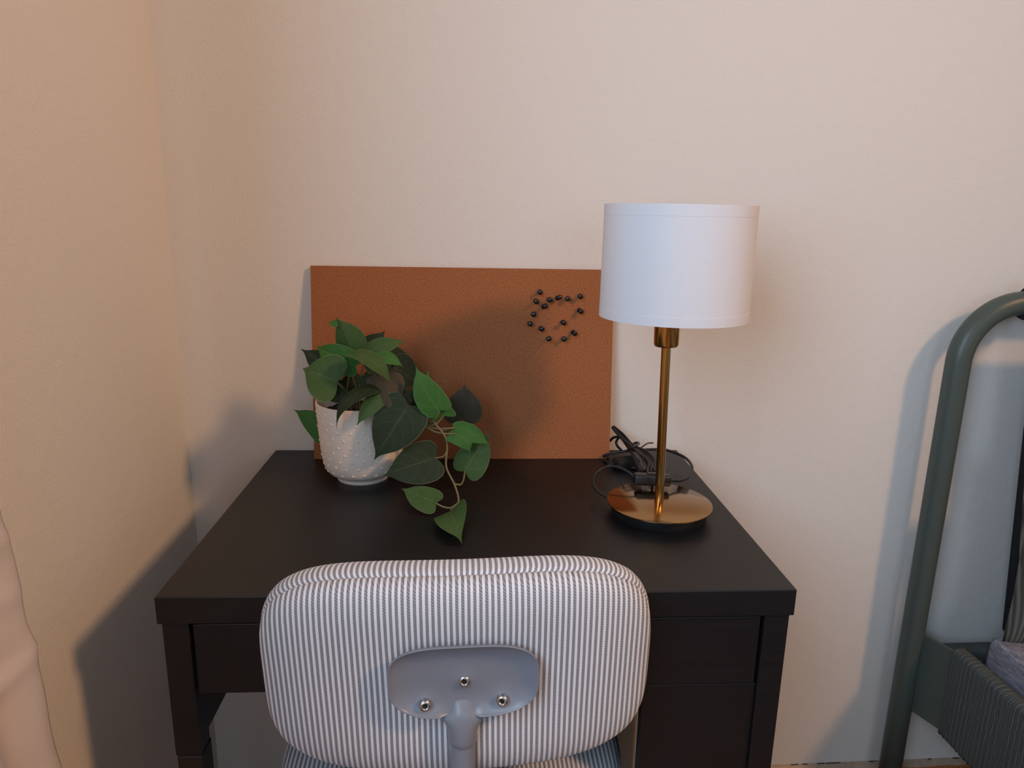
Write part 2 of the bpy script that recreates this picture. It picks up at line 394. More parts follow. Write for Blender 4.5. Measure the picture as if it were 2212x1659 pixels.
# ------------------------------------------------------------------ cork board leaning on the wall
BW, BH, BT = 0.5155, 0.331, 0.0095
tilt = -math.radians(7.2)
board_rot = Euler((tilt, 0, TH), 'XYZ')
# origin: middle of the lower front edge
board_loc = Vector((-0.0290, -0.0570, 0.7503 ))
bm = bmesh.new(); box(bm, -BW/2, BW/2, 0, BT, 0.0, BH, bev=0.0006)
board = link('cork_board', bm, M['cork'], label='brown cork pin board leaning against the back wall on the desk', cat='cork board')
board.location = board_loc; board.rotation_euler = board_rot
BR = board_rot.to_matrix(); bn = BR @ Vector((0, -1, 0))
def on_board(px, py, off=0.0):
    d = ray(px, py); p0 = board_loc + bn * off
    return CAM_LOC + d * ((p0 - CAM_LOC).dot(bn) / d.dot(bn))
pins = [
 (1166.5, 630.3, 'highest black push pin on the cork board, upper left of the outline'),
 (1158, 650.4, 'black push pin just under the highest pin, left side of the outline'),
 (1187, 647, 'black push pin at the left end of the short upper row of three'),
 (1204.7, 643.8, 'tilted black push pin in the middle of the upper row of three'),
 (1227, 645, 'black push pin at the right end of the upper row of three'),
 (1254.4, 639.3, 'black push pin at the upper right corner, nearest the lamp shade'),
 (1174.3, 662.8, 'tilted black push pin below and left of the upper row, inside the outline'),
 (1153.2, 678.4, 'black push pin on the left edge, just above the leftmost pin'),
 (1251.3, 670, 'tilted black push pin below the upper right corner pin'),
 (1144.7, 699, 'leftmost black push pin on the cork board'),
 (1216.2, 696, 'lone black push pin inside the lower right of the outline'),
 (1169, 709.6, 'black push pin at the lower left, between leftmost pin and bottom row'),
 (1237.8, 717.5, 'tilted black push pin at the lower right, above the bottom row'),
 (1185.7, 732, 'left one of the two bottom black push pins'),
 (1218.3, 732, 'right one of the two bottom black push pins')]
bm = bmesh.new()
lathe(bm, [(0, 0), (0.0040, 0), (0.0043, 0.0006), (0.0040, 0.0013), (0.0026, 0.0024), (0.0024, 0.0050), (0.0030, 0.0070), (0.0040, 0.0082), (0.0045, 0.0096), (0.0041, 0.0108), (0.0026, 0.0117), (0, 0.0121)], 24)
lathe(bm, [(0.0005, 0.0), (0.0005, -0.006), (0, -0.0085)], 8, mat=1)
pin_mesh = None
for i, (px, py, lb) in enumerate(pins):
    p = on_board(px, py, 0.006)
    p = p - bn * 0.006
    ax = (bn + Vector((random.uniform(-.12, .12), 0, random.uniform(-.12, .1)))).normalized()
    if 'tilted' in lb: ax = (bn + Vector((0.30, 0, 0.16 if i == 3 or i == 6 else -0.26))).normalized()
    if pin_mesh is None:
        o = link('push_pin', bm, [M['pin_plastic'], M['steel']], smooth=True); pin_mesh = o
    else:
        o = pin_mesh.copy(); COL.objects.link(o)
    o.location = p + bn * 0.0022; o.rotation_euler = ax.to_track_quat('Z', 'Y').to_euler()
    tag(o, label=lb, cat='push pin', group='push pins on the cork board')

# ------------------------------------------------------------------ table lamp
LX, LY = 0.2515, -0.298
lamp = empty('table_lamp', (LX, LY, 0.75), label='brass table lamp with a white drum shade on the right of the desk', cat='table lamp')
bm = bmesh.new(); lathe(bm, [(0, 0.0165), (0.0735, 0.0165), (0.0748, 0.0175), (0.0748, 0.0190), (0.0738, 0.0197), (0, 0.0205)], 96)
o = link('base', bm, M['brushed_brass'], lamp); smooth_by_angle(o)
bm = bmesh.new(); lathe(bm, [(0, 0), (0.0665, 0), (0.0672, 0.001), (0.0700, 0.0155), (0.0700, 0.0165), (0, 0.0165)], 96)
o = link('weight', bm, M['black_plastic'], lamp, label='black underside of the base'); smooth_by_angle(o)
lean = Vector((-0.0052, 0, 0.23))
ML = zto(lean)
bm = bmesh.new(); lathe(bm, [(0, 0.018), (0.0064, 0.018), (0.0064, 0.246), (0, 0.246)], 32, M=ML); o = link('pole', bm, M['brass'], lamp); smooth_by_angle(o)
bm = bmesh.new(); lathe(bm, [(0, 0.2455), (0.006, 0.2455), (0.0125, 0.2462), (0.0158, 0.2475), (0.0170, 0.2505), (0.0174, 0.300), (0.0150, 0.3005), (0.0150, 0.33), (0, 0.33)], 48, M=ML)
o = link('socket', bm, M['brass'], lamp); smooth_by_angle(o)
z0, z1, R0, R1 = 0.2875, 0.4345, 0.0990, 0.0985
bm = bmesh.new()
lathe(bm, [(R0 - .0012, z0), (R0, z0), (R0, z0 + .0006), (R0, z0 + .012), (R0 - .0002, z0 + .0123), (R1 - .0002, z1 - .0143), (R1, z1 - .014), (R1, z1 - .0006), (R1, z1), (R1 - .0012, z1), (R0 - .0012, z0)], 128, c=(-.0005, -.002, 0))
o = link('lamp_shade', bm, M['shade_cloth'], lamp); smooth_by_angle(o, 30)
bm = bmesh.new()
for a in (0, 2*PI/3, 4*PI/3): tube(bm, [(0.015*math.cos(a)-.004, 0.015*math.sin(a), z0+.012), (0.0975*math.cos(a)-.002, 0.0975*math.sin(a)-.002, z0 + 0.006)], 0.0011, 6)
link('shade_ring', bm, M['steel'], lamp)
inv = Vector((LX, LY, 0.75))
def L(px, py, **k): return at(px, py, **k) - inv
rc = 0.0023
sw_y = -0.236
cord = bmesh.new()
# big loop from the switch round to the wall and behind the board
tube(cord, [L(1448, 1038, y=-.237), L(1471, 1038, y=-.222), L(1489, 1028, y=-.200), L(1495, 1008, y=-.165), L(1479, 988, y=-.125), L(1446, 974, y=-.095), L(1420, 970.5, y=-.082), L(1361, 973.5, y=-.078), L(1322, 979, y=-.072), L(1302, 985, y=-.066)], rc)
# loop from the switch to the base
tube(cord, [L(1372, 1032, y=-.238), L(1354, 1018, y=-.226), L(1332, 1009, y=-.212), L(1311, 1008, y=-.205), L(1290, 1020, y=-.212), L(1281, 1040, y=-.228), L(1289, 1059, y=-.248), L(1316, 1077, y=-.266), (-.058, .012, .008)], rc)
# flat loop on the desk
tube(cord, [L(1315, 986, z=.7535), L(1306, 994, z=.7535), L(1327, 1003, z=.7535), L(1361, 1010, z=.7535), L(1392, 1010, z=.7535), L(1412, 1000, z=.7535)], rc)
# gathered bundle
for i, (dx, dy) in enumerate(((0, 0), (3.5, -1.5), (-3, 3.5), (7, 1), (1, 5), (-6, 4))):
    e = i * 0.0028
    tube(cord, [L(1324 + dx*.3, 921 + abs(dy)*.5, y=-.030 - e*.5), L(1342 + dx*.7, 938 + dy, y=-.046 - e), L(1366 + dx*.4, 962 + dy*.5, y=-.085 - e*.5), L(1392 + dx*1.3, 977 + dy*1.4, y=-.125 - e), L(1409 + dx*1.2, 996 + dy, y=-.160 - e), L(1414 + dx - i*2.5, 1018, y=-.200)], rc*.92)
tube(cord, [L(1317, 953, y=-.028), L(1326, 945, y=-.034), L(1340, 945, y=-.045), L(1352, 960, y=-.07), L(1362, 975, y=-.09), L(1378, 998, y=-.14), L(1386, 1017, y=-.19)], rc)
tube(cord, [L(1336, 946, y=-.04), L(1331, 955, y=-.045), L(1334, 964, y=-.05), L(1342, 972, y=-.062)], rc)
tube(cord, [L(1362, 976, y=-.10), L(1372, 994, y=-.135), L(1383, 1014, y=-.18), L(1392, 1021, y=-.21)], rc*.9)
for i, q in enumerate(((1372, 970), (1379, 973), (1390, 984))):
    tube(cord, [L(q[0], q[1], y=-.10-i*.01), L(q[0]+14, q[1]+16, y=-.14), L(q[0]+22, q[1]+36, y=-.18), L(q[0]+18, q[1]+46, y=-.212)], rc*.9)
link('cord', cord, M['cord_rubber'], lamp, smooth=True, label='black cord, looped and bundled')
bm = bmesh.new()
tube(bm, [L(1356, 962, y=-.088), L(1366, 971, y=-.098), L(1384, 967, y=-.098), L(1396, 959, y=-.095), L(1403, 957, y=-.092), L(1411, 957, y=-.09)], 0.0012, 6)
tube(bm, [L(1356, 972, y=-.09), L(1368, 966, y=-.102), L(1380, 958, y=-.075), L(1372, 957, y=-.065), L(1358, 966, y=-.075)], 0.0022, 8)
link('twist_tie', bm, M['black_plastic'], lamp)
pc = L(1408, 1035.5, y=-.240); pc2 = L(1409, 1036, y=-.240)
bm = bmesh.new(); box(bm, -.0285, .0285, -.009, .009, -.0085, .0085, bev=0.0042, seg=4); box(bm, -.008, .008, -.005, .005, .008, .0105, bev=.001)
o = link('cord_switch', bm, M['black_plastic'], lamp, smooth=True); o.location = pc; o.rotation_euler = (math.radians(-4), math.radians(2), math.radians(-3))
pl = L(1352, 996, z=.762)  # plug-like black block standing in for the shadow inside the cord coil
bm = bmesh.new(); box(bm, -.022, .022, -.014, .014, -.0115, .006, bev=.006, seg=3); tube(bm, [(-.02, 0, -.003), (-.034, 0, -.004)], .0035, 8); 
o = link('coil_shadow_block', bm, M['black_hole'], lamp, smooth=True); o.location = pl; o.rotation_euler = (0, 0, .25)

# ------------------------------------------------------------------ potted plant
PX, PY = -0.192, -0.137
plant = empty('potted_plant', (PX, PY, 0.75), label='trailing green plant in a dotted off-white pot on the left of the desk', cat='potted plant')
prof = [(0, 0.002), (0.037, 0.002), (0.038, 0), (0.0405, 0.0), (0.0412, 0.003), (0.0405, 0.006), (0.0435, 0.0085), (0.052, 0.0125), (0.0585, 0.0205), (0.0620, 0.032), (0.0645, 0.050), (0.0668, 0.080), (0.0688, 0.110), (0.0700, 0.1275), (0.0696, 0.1293), (0.0682, 0.1298), (0.0668, 0.1290), (0.0660, 0.126), (0.0650, 0.105), (0.062, 0.08), (0, 0.08)]
bm = bmesh.new(); lathe(bm, prof, 96)
def rad(z):
    for (r0, a), (r1, b) in zip(prof[6:13], prof[7:14]):
        if a <= z <= b: return r0 + (r1 - r0) * (z - a) / (b - a)
    return 0.069
for k in range(9):
    z = 0.022 + k * 0.0118
    nk = 21
    for j in range(nk):
        a = 2 * PI * (j + 0.5 * (k % 2) + random.uniform(-.06, .06)) / nk + 0.1
        zz = z + 0.0012 * math.sin(j * 2.1)
        r = rad(zz); p = Vector((r * math.cos(a), r * math.sin(a), zz)); nn = Vector((math.cos(a), math.sin(a), 0))
        lathe(bm, [(0.0026, -0.0003), (0.0021, 0.0004), (0.0012, 0.0009), (0, 0.0010)], 10, c=p, M=zto(nn))
link('pot', bm, M['pot_ceramic'], plant, smooth=True, label='off-white ceramic pot covered in small raised dots')
bm = bmesh.new(); lathe(bm, [(0, 0.1125), (0.03, 0.112), (0.0645, 0.1095)], 48)
for v in bm.verts: v.co.z += 0.004 * noise.noise(v.co * 90)
link('soil', bm, M['soil'], plant)
O = Vector((PX, PY, 0.75))
HALF = [(0, 0, 0), (-.05, .10, .01), (-.09, .22, .03), (-.085, .34, .07), (-.02, .44, .12), (.10, .495, .19), (.24, .50, .29), (.38, .475, .40), (.50, .425, .50), (.61, .35, .61), (.71, .26, .71), (.79, .165, .79), (.85, .09, .85), (.90, .045, .90), (.95, .02, .95), (1.0, .0, 1.0)]
fol = bmesh.new(); uvl = fol.loops.layers.uv.new('UVMap'); NV = 6
def leaf(b, tp, wpx, yb, yt, mi, n=(0, -0.75, 0.65), fold=0.22, droop=0.12, twist=0.0, side=0.0, cup=0.0, tipcurl=0.0, skew=0.0):
    B0 = at(b[0], b[1], y=yb) - O; T0 = at(tp[0], tp[1], y=yt) - O
    A = T0 - B0; Lg = A.length; A.normalize()
    N = Vector(n); N = (N - A * N.dot(A)).normalized(); N = Matrix.Rotation(twist, 3, A) @ N
    Sd = A.cross(N).normalized()
    dist = ((B0 + T0) / 2 + O - CAM_LOC).length
    Wd = wpx / F * dist * 1.02
    Lg = Lg / 1.0
    ph = random.uniform(0, 6)
    def P(a, w):
        bow = 4 * a * (1 - a)
        a += skew * w
        h = droop * Lg * bow - abs(w) * Wd * math.tan(fold) + cup * Wd * w * w * 4
        h += 0.018 * Wd * math.sin(a * 9 + ph + (2 if w > 0 else 0)) * abs(w) * 2
        h += 0.03 * Wd * max(0, 0.12 - abs(abs(w) - 0.25)) * math.sin(a * 4) 
        h -= tipcurl * Lg * max(0, a - 0.6) ** 2 * 4
        return B0 + A * (a * Lg) + Sd * (w * Wd + side * bow * Wd) + N * h
    rows = []
    for (a, w, m) in HALF:
        row = []
        for k in range(-NV, NV + 1):
            f = k / NV; g = abs(f)
            aa = m + (a - m) * g; ww = w * f
            row.append((fol.verts.new(P(aa, ww)), (m, 0.5 + 0.5 * f)))
        rows.append(row)
    for r0, r1 in zip(rows, rows[1:]):
        for k in range(2 * NV):
            q = (r0[k], r0[k+1], r1[k+1], r1[k])
            try: fc = fol.faces.new([v for v, _ in q])
            except ValueError: continue
            fc.material_index = mi; fc.smooth = True
            for lp, (_, uv) in zip(fc.loops, q): lp[uvl].uv = uv
BRT, MID, DRK, BRN = 0, 1, 2, 3
UP = (0, -0.35, 0.93); FR = (0, -0.9, 0.4); LF = (-.5, -.7, .5); RT = (.5, -.7, .5)
leaf((761, 768), (724, 684), 66, -.160, -.165, MID, n=(-.15, -.95, .2), fold=.28, droop=.03, side=.12)                     # top
leaf((727, 692), (708, 697), 26, -.165, -.165, BRT, n=(.1, -.5, .9), fold=.5, droop=.0)                                   # its turned tip
leaf((768, 790), (682, 748), 56, -.170, -.150, BRT, n=(.35, -.62, .85), fold=-.2, droop=.20, twist=-.75)                    # bright folded leaf, left
leaf((735, 808), (649, 753), 62, -.140, -.125, DRK, n=(0, -.9, .4), droop=.02)                                             # dark one behind it
leaf((729, 825), (653, 796), 102, -.200, -.190, MID, n=(-.2, -.85, .5), fold=-.14, droop=.06)                                 # big left leaf
leaf((740, 838), (698, 862), 60, -.185, -.190, DRK, n=(0, -.8, .6), fold=.1)
leaf((786, 768), (880, 738), 44, -.165, -.150, MID, n=(.05, -.42, .9), fold=.12, droop=.20, twist=.45)                       # right upper, arched
leaf((785, 772), (832, 714), 60, -.115, -.100, DRK, n=(.1, -.9, .3), droop=.02)                                            # dark behind
leaf((806, 768), (914, 806), 84, -.120, -.112, DRK, n=(.1, -.75, .6), fold=.16, droop=.06)                                   # large dark, right
leaf((850, 792), (908, 830), 80, -.130, -.125, DRK, n=(.2, -.85, .5), fold=.1, droop=.04)
leaf((768, 764), (846, 832), 80, -.205, -.222, MID, n=(.40, -.50, .80), fold=-.10, droop=.16, twist=-.30, side=.10)           # olive leaf, centre
leaf((812, 770), (872, 794), 36, -.190, -.195, BRT, n=(.0, -.3, .95), fold=.1, droop=.2, twist=.3)
leaf((824, 812), (843, 886), 88, -.195, -.225, BRN, n=(.1, -.92, .35), fold=.30, droop=.04)                                  # purple-brown pointed leaf
leaf((806, 830), (768, 820), 44, -.190, -.195, DRK, n=(-.1, -.7, .6), fold=.15)
leaf((812, 836), (719, 922), 38, -.205, -.228, DRK, n=(.15, -.62, .8), fold=.20, droop=.26, twist=.25, tipcurl=.22)              # narrow one over the rim
leaf((826, 847), (769, 920), 44, -.208, -.230, MID, n=(.2, -.65, .75), fold=.26, droop=.10, twist=.15, tipcurl=.06)
leaf((882, 876), (808, 994), 108, -.222, -.236, DRK, n=(.05, -.93, .4), fold=.12, droop=.06)                                # big dark heart in front of the pot
leaf((876, 876), (850, 846), 44, -.200, -.190, BRN, n=(.0, -.6, .8), fold=.1)
leaf((905, 874), (899, 814), 36, -.185, -.180, DRK, n=(.2, -.95, .2), fold=.1)
leaf((884, 872), (868, 832), 44, -.165, -.160, DRK, n=(.2, -.95, .2), fold=.1)
leaf((762, 852), (764, 794), 56, -.130, -.125, DRK, n=(0, -.95, .3))
leaf((800, 846), (802, 790), 48, -.125, -.120, DRK, n=(0, -.95, .3))
leaf((836, 850), (846, 800), 56, -.140, -.135, DRK, n=(0, -.95, .3))
leaf((949, 886), (898, 790), 64, -.222, -.216, BRT, n=(.12, -.93, .3), fold=.10, droop=.05, side=-.10)                       # bright pair, right
leaf((957, 898), (927, 796), 60, -.212, -.205, BRT, n=(.12, -.93, .3), fold=.10, droop=.05, side=-.30)
leaf((1000, 908), (1003, 829), 82, -.150, -.140, BRN, n=(.1, -.95, .25), fold=.14, droop=.05)                                # brown one near the board
leaf((982, 926), (1059, 963), 44, -.215, -.222, BRT, n=(-.1, -.7, .7), fold=.14, droop=.10, side=-.10)
leaf((981, 937), (1014, 980), 46, -.224, -.232, BRT, n=(-.1, -.75, .65), fold=.16, droop=.14, side=-.22)
leaf((1004, 1018), (1058, 934), 72, -.215, -.200, MID, n=(-.15, -.88, .5), fold=.22, droop=.03)
leaf((941, 989), (825, 1029), 92, -.232, -.246, DRK, n=(0, -.85, .55), fold=.10, droop=.04)                                 # large lower leaf
leaf((941, 1086), (866, 1055), 60, -.285, -.262, MID, n=(0, -.62, .78), fold=.10, droop=.02)                                 # bottom leaves
leaf((971, 1105), (998, 1175), 76, -.296, -.394, MID, n=(-.15, -.2, .97), fold=-.20, droop=.10, skew=.38)
leaf((697, 938), (633, 885), 46, -.125, -.110, BRT, n=(-.1, -.9, .4), fold=.18, droop=.04, side=.16)                          # behind the pot, left
link('foliage', fol, [M['leaf_bright'], M['leaf_mid'], M['leaf_dark'], M['leaf_brown']], plant, recalc=False)
plant.children[-1].modifiers.new('thickness', 'SOLIDIFY').thickness = 0.0006
st = bmesh.new(); sr = 0.00135
def stem(pts, r=sr): tube(st, [at(x, y, y=d) - O for x, y, d in pts], r, 8)
stem([(920, 889, -.200), (940, 915, -.214), (961, 942, -.222), (966, 967, -.226), (964, 1008, -.236), (981, 1045, -.254), (990, 1074, -.272), (988, 1090, -.284), (973, 1104, -.292)], .0015)
stem([(988, 1088, -.284), (974, 1097, -.287), (958, 1095, -.286), (941, 1087, -.285)])
stem([(966, 972, -.228), (960, 984, -.230), (951, 988, -.232), (940, 989, -.232)], .0011)
stem([(981, 1045, -.254), (994, 1047, -.25), (1001, 1037, -.236), (1004, 1018, -.215)])
stem([(918, 917, -.206), (932, 912, -.214), (943, 902, -.220), (950, 888, -.222)])
stem([(918, 921, -.206), (940, 917, -.212), (950, 908, -.212), (957, 898, -.212)])
stem([(918, 920, -.206), (945, 926, -.212), (970, 925, -.215), (984, 925, -.216)])
stem([(918, 920, -.206), (940, 933, -.215), (965, 937, -.222), (983, 937, -.225)])
stem([(918, 920, -.206), (922, 928, -.208)])
stem([(900, 888, -.19), (918, 919, -.206)])
stem([(755, 790, -.172), (754, 812, -.165), (750, 850, -.155), (750, 895, -.15)])
stem([(752, 785, -.172), (760, 808, -.165), (770, 842, -.155), (772, 890, -.15)])
stem([(786, 784, -.175), (780, 808, -.168), (777, 836, -.160), (778, 895, -.155)])
stem([(723, 823, -.199), (737, 834, -.190), (748, 850, -.170), (760, 890, -.155)], .0017)
stem([(812, 838, -.20), (800, 856, -.18), (790, 895, -.155)])
stem([(824, 812, -.19), (815, 845, -.17), (800, 895, -.155)])
stem([(882, 875, -.215), (860, 862, -.19), (830, 872, -.165), (815, 900, -.155)])
stem([(905, 874, -.185), (880, 868, -.17), (850, 880, -.155), (830, 905, -.15)])
stem([(1000, 908, -.15), (960, 930, -.17), (925, 910, -.19), (900, 888, -.19)])
stem([(697, 938, -.125), (715, 905, -.10), (725, 880, -.10)])
link('stem', st, M['stem_green'], plant, smooth=True)

# ------------------------------------------------------------------ swivel chair
CX = -0.0365
chair = empty('swivel_chair', (CX, -0.50, 0), label='small swivel chair with grey and white striped back, facing the desk', cat='chair')
def sup(a, b, n_top, n_bot, th):
    c, s = math.cos(th), math.sin(th); n = n_top if s >= 0 else n_bot
    return a * math.copysign(abs(c) ** (2 / n), c), b * math.copysign(abs(s) ** (2 / n), s)
def outline(a, b, n1, n2, N):
    """N points evenly spaced along the rounded outline, with their running length"""
    P = []
    for i in range(2000):
        th = 2 * PI * i / 2000; P.append(sup(a, b, n1, n2, th))
    P.append(P[0]); Lc = [0]
    for p, q in zip(P, P[1:]): Lc.append(Lc[-1] + math.hypot(q[0]-p[0], q[1]-p[1]))
    out = []; j = 0
    for i in range(N):
        tgt = Lc[-1] * i / N
        while Lc[j+1] < tgt: j += 1
        f = (tgt - Lc[j]) / max(1e-9, Lc[j+1] - Lc[j])
        out.append((P[j][0] + (P[j+1][0] - P[j][0]) * f, P[j][1] + (P[j+1][1] - P[j][1]) * f))
    return out, Lc[-1]
def pad(name, a, b, n1, n2, rings, place, parent, mat, N=240):
    """rings: (scale, depth, boxing?) from the centre of one face to the centre of the other"""
    pts, per = outline(a, b, n1, n2, N)
    bm = bmesh.new(); uvl = bm.loops.layers.uv.new('UVMap'); R = []
    for (s, d, bx) in rings:
        if s == 0: R.append([bm.verts.new(place(0, 0, d, s))] * N)
        else: R.append([bm.verts.new(place(s * x, s * z, d, s)) for x, z in pts])
    run = 0
    for k in range(len(rings) - 1):
        A, B = R[k], R[k+1]; bx = rings[k][2] and rings[k+1][2]
        step = math.hypot((rings[k+1][0] - rings[k][0]) * b, rings[k+1][1] - rings[k][1])
        for i in range(N):
            j = (i + 1) % N
            vs = [(A[i], k, i, 0), (A[j], k, j, 1), (B[j], k+1, j, 1), (B[i], k+1, i, 0)]
            if rings[k][0] == 0: vs = [vs[0], vs[2], vs[3]]
            if rings[k+1][0] == 0: vs = [vs[0], vs[1], vs[2]]
            try: f = bm.faces.new([v[0] for v in vs])
            except ValueError: continue
            f.smooth = True
            for lp, (v, kk, ii, e) in zip(f.loops, vs):
                if bx: lp[uvl].uv = (-per * (i + e) / N + per * .25, run + (step if kk == k + 1 else 0))
                else:
                    s = rings[kk][0]; lp[uvl].uv = (pts[ii][0] * s, pts[ii][1] * s)
        run += step
    return link(name, bm, mat, parent)
# backrest, in chair coordinates (x across, y forward, z up); seam plane at y = YB
YB, ZB, AB, HB = -0.069, 0.692, 0.2135, 0.1235
def back_place(x, z, d, s):
    y = YB + d + 0.55 * x * x
    if d < 0:   # dimple where the bracket presses into the cloth
        q = math.exp(-((abs(x) / 0.088) ** 4 + (abs(z + 0.002) / 0.058) ** 4)); y += 0.0075 * q
        y += 0.0008 * math.sin(x * 60 + 2) * math.exp(-(z / 0.07) ** 2)
    y -= 0.10 * (z)     # leans back a little
    a = math.radians(.9)
    if z > 0: z *= .994
    return Vector((x * math.cos(a) - z * math.sin(a), y, ZB + z * math.cos(a) + x * math.sin(a)))
rr = [(0, -.031, 0)] + [(s, -.031 + .004 * s ** 2, 0) for s in (.12, .24, .36, .48, .58, .68, .76)] + [(.84, -.0262, 0), (.90, -.0240, 0), (.94, -.0208, 0), (.965, -.0165, 0), (.982, -.0105, 0), (.988, -.005, 0), (.980, -.001, 0), (.955, .0005, 0),
      (.955, .0005, 1), (.984, .0018, 1), (.997, .0060, 1), (1.003, .012, 1), (1.003, .020, 1), (.998, .027, 1), (.985, .033, 1), (.96, .0375, 1), (.96, .0375, 0), (.90, .041, 0), (.75, .044, 0), (.5, .046, 0), (.25, .047, 0), (0, .047, 0)]
pad('backrest', AB, HB, 3.8, 4.0, rr, back_place, chair, M['striped_cloth'])
SY = 0.135
def seat_place(x, y, d, s): return Vector((x - .0075, SY + y, 0.452 + d - 0.10 * y * y * 4))
rs = [(0, .026, 0)] + [(s, .026 - .004 * s ** 2, 0) for s in (.2, .4, .6, .8)] + [(.9, .021, 0), (.95, .017, 0), (.98, .010, 0), (.985, .004, 0), (.985, .004, 1), (1, 0, 1), (1.003, -.02, 1), (1.0, -.04, 1), (.985, -.047, 1), (.97, -.05, 1), (.97, -.05, 0), (.6, -.05, 0), (0, -.05, 0)]
pad('seat', .2310, .200, 2.7, 2.7, rs, seat_place, chair, M['striped_cloth'])
# bracket: dished grey plate with its neck
PB, PZ = (0.0765, 0.0440), 0.0170
bm = bmesh.new(); N = 160; cols = []
PPTS, _ = outline(PB[0], PB[1], 3.2, 3.0, N)
def plate_pt(s, i, off):
    x, z = PPTS[i]; x *= s; z *= s
    a = math.radians(1.2); x, z = x * math.cos(a) - z * math.sin(a) + .0045, z * math.cos(a) + x * math.sin(a)
    dish = .0125 * s ** 5 * (1 - (.75 * math.exp(-(x / .017) ** 4) if z < 0 else 0))
    y = YB - .0255 - off - dish + 0.55 * x * x - .10 * (z + PZ)
    q = math.exp(-(x / .0155) ** 4) * min(1, max(0, (-z - .012) / .022)) ** 1.5
    y -= .002 * q
    q2 = math.exp(-((x - .005) ** 2 + (z + .0055) ** 2) / .011 ** 2); y -= .0022 * q2
    for bx, bz in ((-.035, -.0295), (.044, -.0275)): y -= .0022 * math.exp(-((x - bx) ** 2 + (z - bz) ** 2) / .011 ** 2)
    return Vector((x, y, ZB + PZ + z))
prev = None
for s, off in [(0.02, .0035)] + [(k / 24, .0035) for k in range(1, 24)] + [(.975, .0037), (.99, .0044), (1.0, .0040), (1.004, .0028), (1.0, .0005), (.96, -.001), (.5, -.002)]:
    ring = [bm.verts.new(plate_pt(s, i, off)) for i in range(N)]
    if prev:
        for i in range(N): bm.faces.new((prev[i], prev[(i+1) % N], ring[(i+1) % N], ring[i]))
    else: bm.faces.new(ring)
    prev = ring
br_ = link('back_bracket', bm, M['grey_powder_coat'], chair, smooth=True, label='grey metal bracket plate on the back')
bm = bmesh.new()
def neck(zs):
    rings = []
    for z, rx, ry, y in zs:
        rings.append([bm.verts.new((.0035 + rx * math.cos(2*PI*i/40), y + ry * math.sin(2*PI*i/40), ZB + z)) for i in range(40)])
    for A, B in zip(rings, rings[1:]):
        for i in range(40): bm.faces.new((A[i], A[(i+1) % 40], B[(i+1) % 40], B[i]))
    bm.faces.new(rings[0]); bm.faces.new(rings[-1])
yn = YB - .0265
neck([(-.006, .0085, .0004, yn), (-.012, .0110, .0030, yn), (-.018, .0125, .0070, yn), (-.022, .0136, .0100, yn), (-.025, .0160, .0118, yn), (-.028, .0210, .0128, yn), (-.031, .0232, .0136, yn), (-.034, .0222, .0142, yn), (-.038, .0198, .0148, yn), (-.043, .0176, .0152, yn), (-.049, .0160, .0154, yn), (-.056, .0151, .0154, yn), (-.0625, .0147, .0150, yn), (-.0635, .0138, .0142, yn)])
link('neck_sleeve', bm, M['grey_powder_coat'], chair, smooth=True)
bm = bmesh.new(); tube(bm, [(.0035, yn, ZB - .05), (.0035, yn - .002, .56), (.0035, yn - .004, .45), (.0035, yn + .002, .402), (.0035, yn + .03, .383), (.0035, .06, .380)], .0132, 24)
link('back_post', bm, M['grey_powder_coat'], chair, smooth=True, label='grey metal tube from back to seat')
for bx, bz in ((.0005, -.0055), (-.0395, -.0295), (.0395, -.0275)):
    bm = bmesh.new()
    prof = [(.0040, 0.0002), (.0030, .0022), (.0034, .0030), (.0050, .0026), (.0060, .0012), (.0063, 0), (.0063, -.003)]
    MN = zto((-.15 * (1 if bx > .02 else -1 if bx < -.02 else 0), -1, .22))
    yb = YB - .0255 - .0060 - .0125 * min(1, (abs(bx) / PB[0]) ** 2 + (bz / PB[1]) ** 2) ** 2.5 + .55 * bx * bx
    c = (bx + .0045, yb, ZB + PZ + bz)
    lathe(bm, [(0, .0012), (.0026, .0012), (.0028, .0027), (.0034, .0031), (.0044, .0029), (.0058, .0018), (.0064, .0004), (.0065, -.001), (.0065, -.005)], 40, c=c, M=MN)
    bo = link('bolt', bm, M['steel'], br_, smooth=True, label='silver bolt head')
    bo.parent = br_
    bm = bmesh.new()
    lathe(bm, [(0, .0016), (.0024, .0016), (.0025, .0010)], 6, c=c, M=MN); 
    link('hex_socket', bm, M['black_hole'], br_)
bm = bmesh.new(); lathe(bm, [(0, .40), (.035, .40), (.03, .375), (.0255, .37), (.0255, .20), (.028, .13), (.028, .09), (0, .09)], 32, c=(.0, .125, 0)); o = link('gas_column', bm, M['grey_powder_coat'], chair); smooth_by_angle(o)
bm = bmesh.new(); box(bm, -.07, .07, .03, .21, .378, .402, bev=.004); link('seat_plate', bm, M['grey_powder_coat'], chair)
for k in range(5):
    a = 2 * PI * k / 5 + PI / 2
    d = Vector((math.cos(a), math.sin(a), 0))
    bm = bmesh.new(); tube(bm, [Vector((0, .125, .105)) + d * .02, Vector((0, .125, .098)) + d * .15, Vector((0, .125, .072)) + d * .27], .017, 12, r1=.011)
    arm = link('base_arm', bm, M['grey_powder_coat'], chair, smooth=True)
    bm = bmesh.new(); c0 = Vector((0, .125, .025)) + d * .27; tdir = Vector((-d.y, d.x, 0))
    for s in (-1, 1): lathe(bm, [(0, -.008), (.022, -.008), (.025, -.004), (.025, .004), (.022, .008), (0, .008)], 24, c=c0 + tdir * .013 * s, M=zto(tdir))
    lathe(bm, [(0, 0), (.012, 0), (.012, .03), (0, .03)], 16, c=c0 + Vector((0, 0, .018)))
    link('caster', bm, M['black_plastic'], arm, smooth=False)

